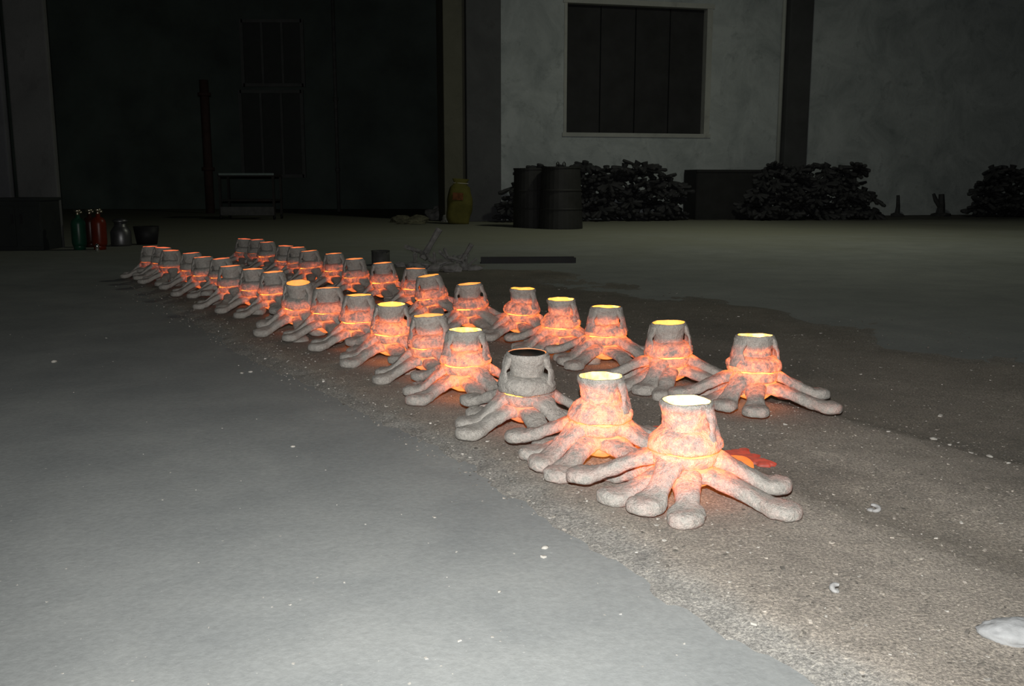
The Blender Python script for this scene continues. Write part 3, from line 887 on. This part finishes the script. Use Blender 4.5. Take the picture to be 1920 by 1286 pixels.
# ------------------------------------------------------------------ along the far wall
def bin_thing(x0, x1, yt, yb, taper, label, handle=False):
    a, b = on_z(x0, yb, FLOOR_Z), on_z(x1, yb, FLOOR_Z)
    W = (b - a).length; c = (a + b) / 2
    top = at_y((x0 + x1) / 2, yt, c.y)
    H = top.z - FLOOR_Z
    e = empty('steel_bin', (c.x, c.y + W * 0.42, FLOOR_Z), 0.08); tag(e, label, 'bin', 'steel bins by the far wall')
    M = plain('bin_steel', (0.036, 0.036, 0.036), 0.6, 0.1, 0.25, 3)
    bm = bmesh.new()
    lathe(bm, [(0, 0), (W * 0.5, 0), (W * 0.5, 0.03), (W * 0.5 * taper, H - 0.03), (W * 0.5 * taper + 0.015, H - 0.03), (W * 0.5 * taper + 0.015, H), (W * 0.5 * taper - 0.03, H - 0.02), (0, H - 0.03)], 28)
    obj('bin_body', bm, M, e, False)
    for z in (0.32, 0.62):
        R = W * 0.5 * (1 + (taper - 1) * z / H) + 0.003
        bm = bmesh.new(); lathe(bm, [(R - 0.01, z * H - 0.02), (R + 0.012, z * H), (R - 0.01, z * H + 0.02)], 28); obj('hoop', bm, M, e, True)
    if handle:
        for s in (-1, 1):
            bm = bmesh.new(); tube(bm, [(s * 0.06 - 0.03, 0, H - 0.04), (s * 0.06 - 0.02, 0, H + 0.07), (s * 0.06, 0, H + 0.09), (s * 0.06 + 0.02, 0, H + 0.07), (s * 0.06 + 0.03, 0, H - 0.04)], 0.012, 6); obj('lifting_lug', bm, M, e, True)
bin_thing(962, 1030, 315, 427, 0.95, 'dark steel bin half hidden behind its taller neighbour')
bin_thing(1010, 1095, 312, 430, 0.86, 'tapered dark steel bin with two lifting lugs on top', True)
# dark crate in front of the wall
tcr0, tcr1 = on_wall(1310, 380, 0.9)[0], on_wall(1452, 380, 0.9)[0]; zt = on_wall(1380, 318, 0.9)[1]
e = empty('steel_crate', wpt((tcr0 + tcr1) / 2, 0.42, FLOOR_Z), math.atan2(WE.y, WE.x)); tag(e, 'dark box crate against the wall beside the drainpipe', 'crate')
Wc = tcr1 - tcr0; Hc = zt - FLOOR_Z
M_CR = plain('crate_steel', (0.030, 0.030, 0.032), 0.8, 0, 0.2, 3)
for (c_, s_, nm) in (((0, -0.35, Hc / 2), (Wc, 0.03, Hc), 'side_panel'), ((0, 0.35, Hc / 2), (Wc, 0.03, Hc), 'side_panel'), ((-Wc / 2, 0, Hc / 2), (0.03, 0.7, Hc), 'end_panel'), ((Wc / 2, 0, Hc / 2), (0.03, 0.7, Hc), 'end_panel'), ((0, -0.36, Hc - 0.03), (Wc + 0.04, 0.05, 0.06), 'top_rail')):
    bm = bmesh.new(); box(bm, c_, s_); obj(nm, bm, M_CR, e)
# heaps of dark casting trees
M_CAST = plain('scrap_casting', (0.048, 0.048, 0.053), 0.7, 0.1, 0.4, 5)
STARS = [star_mesh('casting_tree', s, M_CAST, 9, 0.32, 0.16, -0.03, 0.06, 0.045) for s in (1.1, 4.4, 8.2)]
def heap(x0, x1, off, zpx, base_px, label, group, seed, shape=0.55):
    rnd = random.Random(seed)
    t0, t1 = on_wall(x0, base_px, off)[0], on_wall(x1, base_px, off)[0]
    H = on_wall((x0 + x1) / 2, zpx, off)[1] - FLOOR_Z
    z = 0.08
    while z < H - 0.05:
        k = z / H
        half = (t1 - t0) / 2 * (1 - 0.32 * k ** 2.2)
        n = max(2, int(2 * half / 0.33))
        for i in range(n):
            t = (t0 + t1) / 2 - half + 0.3 + (2 * half - 0.6) * (i + 0.5 + rnd.uniform(-0.2, 0.2)) / n if n > 1 else (t0 + t1) / 2
            o = mesh_obj('casting_tree', rnd.choice(STARS))
            o.location = wpt(t, off + rnd.uniform(-0.25, 0.2), FLOOR_Z + max(0.08, z + rnd.uniform(-0.09, 0.07)))
            o.rotation_euler = (rnd.uniform(-0.5, 0.5), rnd.uniform(-0.5, 0.5), rnd.uniform(0, 6))
            s = rnd.uniform(0.95, 1.25); o.scale = (s, s, s * 0.9)
            tag(o, label, 'casting', group)
        z += 0.15
heap(915, 1308, 0.9, 308, 398, 'dark casting tree in the wide spiky heap behind the two bins', 'casting trees heaped behind the bins', 1)
heap(1375, 1660, 1.3, 310, 398, 'dark casting tree in the spiky heap in front of the dark wall column', 'casting trees heaped by the column', 2)
heap(1810, 2030, 1.1, 308, 402, 'dark casting tree in the spiky heap cut by the right edge', 'casting trees heaped at the right', 3)
# black dirt swept along the foot of the wall
bm = bmesh.new()
nt_ = 90; rows_ = []
for i in range(nt_ + 1):
    t = 3.5 + 12.5 * i / nt_
    w0 = 1.9 * (0.35 + 0.65 * sm(3.5, 9.0, t)) + 0.5 * noise.noise(Vector((t * 0.9, 2, 0))) + 0.2 * noise.noise(Vector((t * 4, 5, 0)))
    rows_.append([bm.verts.new(wpt(t, 0.02 + w0 * j / 6, FLOOR_Z + 0.03 * (1 - j / 6) + 0.001 + (0.02 * noise.noise(Vector((t * 3, j, 7))) if 0 < j < 6 else 0))) for j in range(7)])
for A, B in zip(rows_[:-1], rows_[1:]):
    for j in range(6): bm.faces.new((A[j], B[j], B[j + 1], A[j + 1]))
o = obj('swept_dirt', bm, plain('black_dirt', (0.075, 0.073, 0.068), 0.95, 0, 0.4, 3, 0.3), None, True); tag(o, 'black dirt swept along the foot of the plastered wall', 'dirt', None, 'stuff')
# stumps and rubbish by the wall
def stub(px, yb, yt, wpx, label, fork=False):
    t, _ = on_wall(px, yb, 0.5); z1 = on_wall(px, yt, 0.5)[1]; H = z1 - FLOOR_Z; r = wpx * 23.5 / 1800 / 2
    bm = bmesh.new()
    tube(bm, [(0, 0, 0), (0.02, 0, H * 0.5), (0, 0, H)], [r * 1.5, r, r * 0.8], 8)
    if fork: tube(bm, [(0, 0, H * 0.45), (-r * 1.5, 0, H * 0.75), (-r * 2.2, 0, H * 1.02)], [r * 0.8, r * 0.6, r * 0.4], 6)
    rock(bm, (0, 0, 0.03), (r * 3, r * 2, 0.09), px, 2, 0.4)
    o = obj('casting_stub', bm, M_CAST, None, False); o.location = wpt(t, 0.5, FLOOR_Z); tag(o, label, 'casting')
stub(1682, 394, 366, 8, 'short straight stub standing alone by the wall')
stub(1763, 396, 364, 14, 'forked dark stub standing by the wall near the right heap', True)

# yellow sack leaning on the jamb with a red print, rubble beside it
def sack(px, yb, yt, wpx, label):
    b = on_z(px, yb, FLOOR_Z); t = at_y(px + 8, yt, b.y); H = t.z - FLOOR_Z; W = wpx * b.y / 1800
    e = empty('woven_sack', (b.x, b.y, FLOOR_Z), 0.1); e.rotation_euler = (-0.06, 0.06, 0.1); tag(e, label, 'sack')
    bm = bmesh.new()
    nz, na = 22, 28; rings = []
    for i in range(nz + 1):
        k = i / nz
        w_ = W / 2 * (0.80 + 0.25 * math.sin(PI * min(1, k * 1.25))) * (1 - 0.45 * sm(0.80, 0.90, k) + 0.25 * sm(0.9, 1.0, k))
        dp = W * 0.30 * (0.8 + 0.3 * math.sin(PI * k)) * (1 - 0.75 * sm(0.72, 0.9, k))
        ring = []
        for j in range(na):
            a = 2 * PI * j / na
            px_ = math.copysign(abs(math.cos(a)) ** 0.7, math.cos(a)) * w_; py_ = math.copysign(abs(math.sin(a)) ** 0.8, math.sin(a)) * dp
            q = Vector((px_, py_, H * k)); dd = noise.noise(q * 4 + Vector((px, 0, 0))) * 0.04
            ring.append(bm.verts.new(q + Vector((math.cos(a), math.sin(a), 0)) * dd))
        rings.append(ring)
    for A, B in zip(rings[:-1], rings[1:]):
        for j in range(na): bm.faces.new((A[j], A[(j + 1) % na], B[(j + 1) % na], B[j]))
    bm.faces.new(rings[0]); bm.faces.new(list(reversed(rings[-1])))
    obj('sack_body', bm, plain('yellow_weave', (0.125, 0.115, 0.026), 0.85, 0, 0.25, 5), e, True)
    bm = bmesh.new()
    n = 8
    for i in range(n):
        pass
    box(bm, (-W * 0.10, -W * 0.345, H * 0.60), (W * 0.42, 0.02, H * 0.16), None, 0.006)
    o = obj('red_print', bm, plain('red_print', (0.17, 0.06, 0.022), 0.8, 0, 0.5, 12), e)
    o['label'] = 'faded red printed patch'
    bm = bmesh.new(); tube(bm, [(math.cos(a) * W * 0.30, math.sin(a) * W * 0.10, H * 0.90) for a in [2 * PI * k / 16 for k in range(17)]], 0.012, 6, False)
    obj('tie_string', bm, plain('string', (0.4, 0.38, 0.3), 0.9), e, True)
sack(860, 420, 335, 46, 'tall yellow woven sack with red print leaning on the doorway jamb')
M_RUB = plain('grey_rubble', (0.22, 0.22, 0.21), 0.95, 0, 0.4, 6, 0.4)
M_RUBY = plain('olive_rubble', (0.15, 0.145, 0.10), 0.95, 0, 0.4, 6, 0.4)
RB = [(820, 412, 0.26, 0.20, M_RUB, 'large grey rubble lump beside the yellow sack'), (836, 416, 0.10, 0.10, M_RUB, 'small pale rubble lump against the foot of the yellow sack'), (785, 416, 0.20, 0.10, M_RUBY, 'low olive rubble lump in the middle of the doorway pile'),
      (752, 417, 0.20, 0.11, M_RUBY, 'olive rubble lump at the left end of the doorway pile'), (770, 420, 0.28, 0.06, M_RUBY, 'flat olive rubble slab in front of the doorway pile')]
for x, y, r, h, mt, lab in RB:
    p = on_z(x, y, FLOOR_Z); bm = bmesh.new(); rock(bm, (0, 0, h * 0.45), (r, r * 0.7, h), x * 0.71, 3, 0.45, 0.5)
    o = obj('rubble_lump', bm, mt, None, False); o.location = (p.x, p.y, FLOOR_Z); tag(o, lab, 'rubble', 'rubble pile by the doorway')

# ------------------------------------------------------------------ inside the dark bay
# gas cylinders
def cylinder(px, yb, yt, wpx, col, label, dark=1.0):
    b = on_z(px, yb, FLOOR_Z); t = at_y(px, yt, b.y); H = t.z - FLOOR_Z; R = wpx * b.y / 1800 / 2
    e = empty('gas_cylinder', (b.x, b.y, FLOOR_Z)); tag(e, label, 'gas cylinder', 'gas cylinders in the dark bay')
    m = plain('cylinder_paint', col, 0.35, 0.0, 0.2, 6)
    Hb = H * 0.80
    bm = bmesh.new(); lathe(bm, [(0, 0.05), (R * 0.9, 0.05), (R, 0.09), (R, Hb - R * 0.9), (R * 0.92, Hb - R * 0.5), (R * 0.65, Hb - R * 0.12), (R * 0.3, Hb), (R * 0.3, Hb + 0.04), (0, Hb + 0.04)], 28); obj('tank', bm, m, e, True)
    bm = bmesh.new(); lathe(bm, [(R * 0.75, 0), (R * 0.8, 0), (R * 0.8, 0.08), (R * 0.75, 0.08)], 24); obj('foot_ring', bm, m, e, True)
    bm = bmesh.new(); tube(bm, [(0, 0, Hb + 0.02), (0, 0, H - 0.03)], 0.025, 10); tube(bm, [(0, 0, Hb + 0.07), (0.07, -0.03, Hb + 0.07)], 0.018, 8); obj('valve', bm, M_BRASS, e, True)
    bm = bmesh.new(); lathe(bm, [(0, H - 0.035), (0.045, H - 0.035), (0.05, H - 0.015), (0.045, H), (0, H)], 14); obj('handwheel', bm, M_BRASS, e, True)
    return e
M_BRASS = plain('valve_metal', (0.5, 0.45, 0.35), 0.3, 1.0, 0.1, 10)
cylinder(150, 468, 393, 26, (0.01, 0.06, 0.035), 'green gas cylinder standing in the dark bay')
cylinder(172, 463, 392, 24, (0.035, 0.009, 0.006), 'dull maroon gas cylinder between the green and red ones')
er = cylinder(188, 468, 391, 27, (0.13, 0.017, 0.006), 'bright red gas cylinder right of the green one')
bm = bmesh.new(); lathe(bm, [(0, 0), (0.022, 0.0), (0.026, 0.02), (0.018, 0.05), (0.03, 0.075), (0.012, 0.10), (0, 0.105)], 16)
p = on_z(190, 470, FLOOR_Z)
M_CHROME = plain('polished_steel', (0.85, 0.85, 0.85), 0.12, 1.0, 0.03, 10)
o = obj('regulator', bm, M_CHROME, None, True); o.location = (p.x, p.y - 0.12, FLOOR_Z); tag(o, 'small shiny steel fitting at the foot of the red cylinder', 'fitting')
# steel pot with lid beside them, dark bucket
p = on_z(228, 461, FLOOR_Z)
e = empty('steel_churn', (p.x, p.y, FLOOR_Z)); tag(e, 'dull steel churn with narrow neck right of the red cylinder', 'churn')
M_POT = plain('dull_pot', (0.16, 0.16, 0.165), 0.4, 0.8, 0.2, 8)
bm = bmesh.new(); lathe(bm, [(0, 0), (0.13, 0), (0.14, 0.03), (0.14, 0.20), (0.10, 0.26), (0.08, 0.28), (0.08, 0.34), (0, 0.34)], 24); obj('churn_body', bm, M_POT, e, True)
bm = bmesh.new(); lathe(bm, [(0, 0.33), (0.10, 0.33), (0.105, 0.36), (0.05, 0.385), (0, 0.39)], 24); obj('lid', bm, M_POT, e, True)
p = on_z(276, 458, FLOOR_Z)
e = empty('bucket', (p.x, p.y, FLOOR_Z)); tag(e, 'black open bucket right of the steel churn', 'bucket')
bm = bmesh.new(); lathe(bm, [(0, 0), (0.14, 0), (0.18, 0.26), (0.172, 0.26), (0.13, 0.02), (0, 0.02)], 24); obj('bucket_body', bm, M_DARK, e, True)
bm = bmesh.new(); tube(bm, [(0.178 * math.cos(a), 0.03, 0.255 - 0.11 * math.sin(a) * 0.4) for a in [PI * k / 12 for k in range(13)]], 0.006, 6); obj('handle', bm, M_POT, e, True)
# block (bench) below the left pillar
pa, pb = on_z(-12, 470, FLOOR_Z), on_z(95, 468, FLOOR_Z)
zt = at_y(40, 371, pa.y).z
e = empty('workbench', ((pa.x + pb.x) / 2, pa.y + 0.32, FLOOR_Z)); tag(e, 'black workbench cabinet in front of the left pillar', 'bench')
Wb = pb.x - pa.x; Hb = zt - FLOOR_Z
M_BEN = plain('bench_paint', (0.022, 0.026, 0.025), 0.8, 0, 0.2, 3)
bm = bmesh.new(); box(bm, (0, 0, Hb / 2 - 0.02), (Wb - 0.04, 0.55, Hb - 0.04), None, 0.01); obj('cabinet', bm, M_BEN, e)
bm = bmesh.new(); box(bm, (0, -0.01, Hb - 0.02), (Wb, 0.60, 0.04), None, 0.006); obj('worktop', bm, M_BEN, e)
for s in (-1, 1):
    bm = bmesh.new(); box(bm, (s * Wb / 4, -0.285, Hb / 2 - 0.03), (Wb / 2 - 0.06, 0.02, Hb - 0.16), None, 0.006); dr = obj('door', bm, M_BEN, e)
    bm = bmesh.new(); box(bm, (s * 0.06, -0.305, Hb * 0.6), (0.02, 0.02, 0.12), None, 0.004); obj('handle', bm, M_DARK, dr)
# trolley
pa, pb = on_z(412, 412, FLOOR_Z), on_z(518, 412, FLOOR_Z)
zt = at_y(460, 325, pa.y).z; Wt = pb.x - pa.x; Ht = zt - FLOOR_Z
e = empty('trolley', ((pa.x + pb.x) / 2, pa.y + 0.35, FLOOR_Z), -0.04); tag(e, 'dark trolley with a pale top edge deep in the bay', 'trolley')
M_TRO = plain('trolley_paint', (0.045, 0.043, 0.042), 0.8, 0, 0.2, 4)
M_TEAL = plain('worn_teal_edge', (0.30, 0.38, 0.37), 0.45, 0.3, 0.15, 8)
bm = bmesh.new(); box(bm, (0, 0, Ht - 0.05), (Wt, 0.7, 0.05), None, 0.008); top = obj('tray', bm, M_TRO, e)
bm = bmesh.new(); box(bm, (0.02, -0.36, Ht - 0.02), (Wt * 0.98, 0.03, 0.05), None, 0.008); obj('edge_strip', bm, M_TEAL, top)
for sx in (-1, 1):
    for sy in (-1, 1):
        bm = bmesh.new(); box(bm, (sx * (Wt / 2 - 0.03), sy * 0.31, Ht / 2), (0.05, 0.05, Ht - 0.12)); lg = obj('leg', bm, M_TRO, e)
        bm = bmesh.new(); lathe(bm, [(0, -0.02), (0.05, -0.02), (0.055, 0), (0.05, 0.02), (0, 0.02)], 14)
        bmesh.ops.transform(bm, matrix=Matrix.Translation((sx * (Wt / 2 - 0.03), sy * 0.31, 0.055)) @ Matrix.Rotation(PI / 2, 4, 'Y'), verts=bm.verts); obj('wheel', bm, M_DARK, lg, True)
bm = bmesh.new(); box(bm, (0, 0, Ht * 0.42), (Wt - 0.06, 0.62, 0.04)); obj('shelf', bm, M_TRO, e)
bm = bmesh.new(); box(bm, (0.0, -0.30, 0.20), (Wt - 0.06, 0.10, 0.20), None, 0.01); obj('lower_tray', bm, plain('lower_tray', (0.12, 0.12, 0.12), 0.7), e)
# framed openings in the far wall of the bay
def far_window(x0, x1, y0, y1, cols, name):
    Y = 31.0
    a = at_y(x0, y1, Y); b = at_y(x1, y0, Y)
    e = empty(name, ((a.x + b.x) / 2, Y, a.z)); e['kind'] = 'structure'
    W = b.x - a.x; H = b.z - a.z
    M = plain('frame_grey', (0.17, 0.18, 0.175), 0.8, 0, 0.15, 3); G = plain('dark_pane', (0.08, 0.09, 0.085), 0.5, 0, 0.1, 3)
    for s in (-1, 1):
        bm = bmesh.new(); box(bm, (s * W / 2, -0.05, H / 2), (0.10, 0.10, H + 0.1)); obj('frame_post', bm, M, e)
        bm = bmesh.new(); box(bm, (0, -0.05, H / 2 + s * H / 2), (W, 0.10, 0.10)); obj('frame_rail', bm, M, e)
    for i in range(cols):
        bm = bmesh.new(); box(bm, (-W / 2 + W * (i + 0.5) / cols, -0.03, H / 2), (W / cols - 0.06, 0.02, H - 0.1)); obj('pane', bm, G, e)
        if i: bm = bmesh.new(); box(bm, (-W / 2 + W * i / cols, -0.05, H / 2), (0.07, 0.08, H)); obj('mullion', bm, M, e)
far_window(458, 566, 172, 330, 3, 'window_2')
far_window(458, 566, 40, 160, 3, 'window_3')
def pipe(px, y0, y1, Y, r, mat, label):
    a, b = at_y(px, y1, Y), at_y(px, y0, Y)
    bm = bmesh.new(); tube(bm, [(0, 0, FLOOR_Z), (0, 0, b.z)], r, 10)
    e = empty('pipe', (a.x, Y, 0)); tag(e, label, 'pipe'); obj('pipe_run', bm, mat, e, True)
    for z in (1.2, 3.2):
        bm = bmesh.new(); lathe(bm, [(r * 0.9, z - 0.04), (r * 1.5, z - 0.04), (r * 1.5, z + 0.04), (r * 0.9, z + 0.04)], 12); obj('clamp', bm, mat, e, True)
pipe(634, -30, 345, 28.5, 0.05, plain('pipe_grey', (0.13, 0.135, 0.13), 0.6), 'thin grey pipe rising through the dark bay')
pipe(391, 150, 330, 27.0, 0.12, plain('pipe_rust', (0.075, 0.045, 0.04), 0.8), 'rusty brown pipe rising behind the trolley')

# the lamp housing, high out of the picture
e = empty('hall_lamp', (4.2, 15.0, 7.42)); tag(e, 'dim high-bay lamp hanging above the hall, out of frame', 'lamp')
bm = bmesh.new(); lathe(bm, [(0.50, 0.0), (0.52, 0.0), (0.30, 0.30), (0.12, 0.40), (0.0, 0.42), (0.0, 0.40), (0.11, 0.38), (0.28, 0.28)], 24); obj('lamp_shade', bm, M_TRO, e, True)
bm = bmesh.new(); tube(bm, [(0, 0, 0.40), (0, 0, 1.1)], 0.02, 8); obj('stem', bm, M_TRO, e, True)
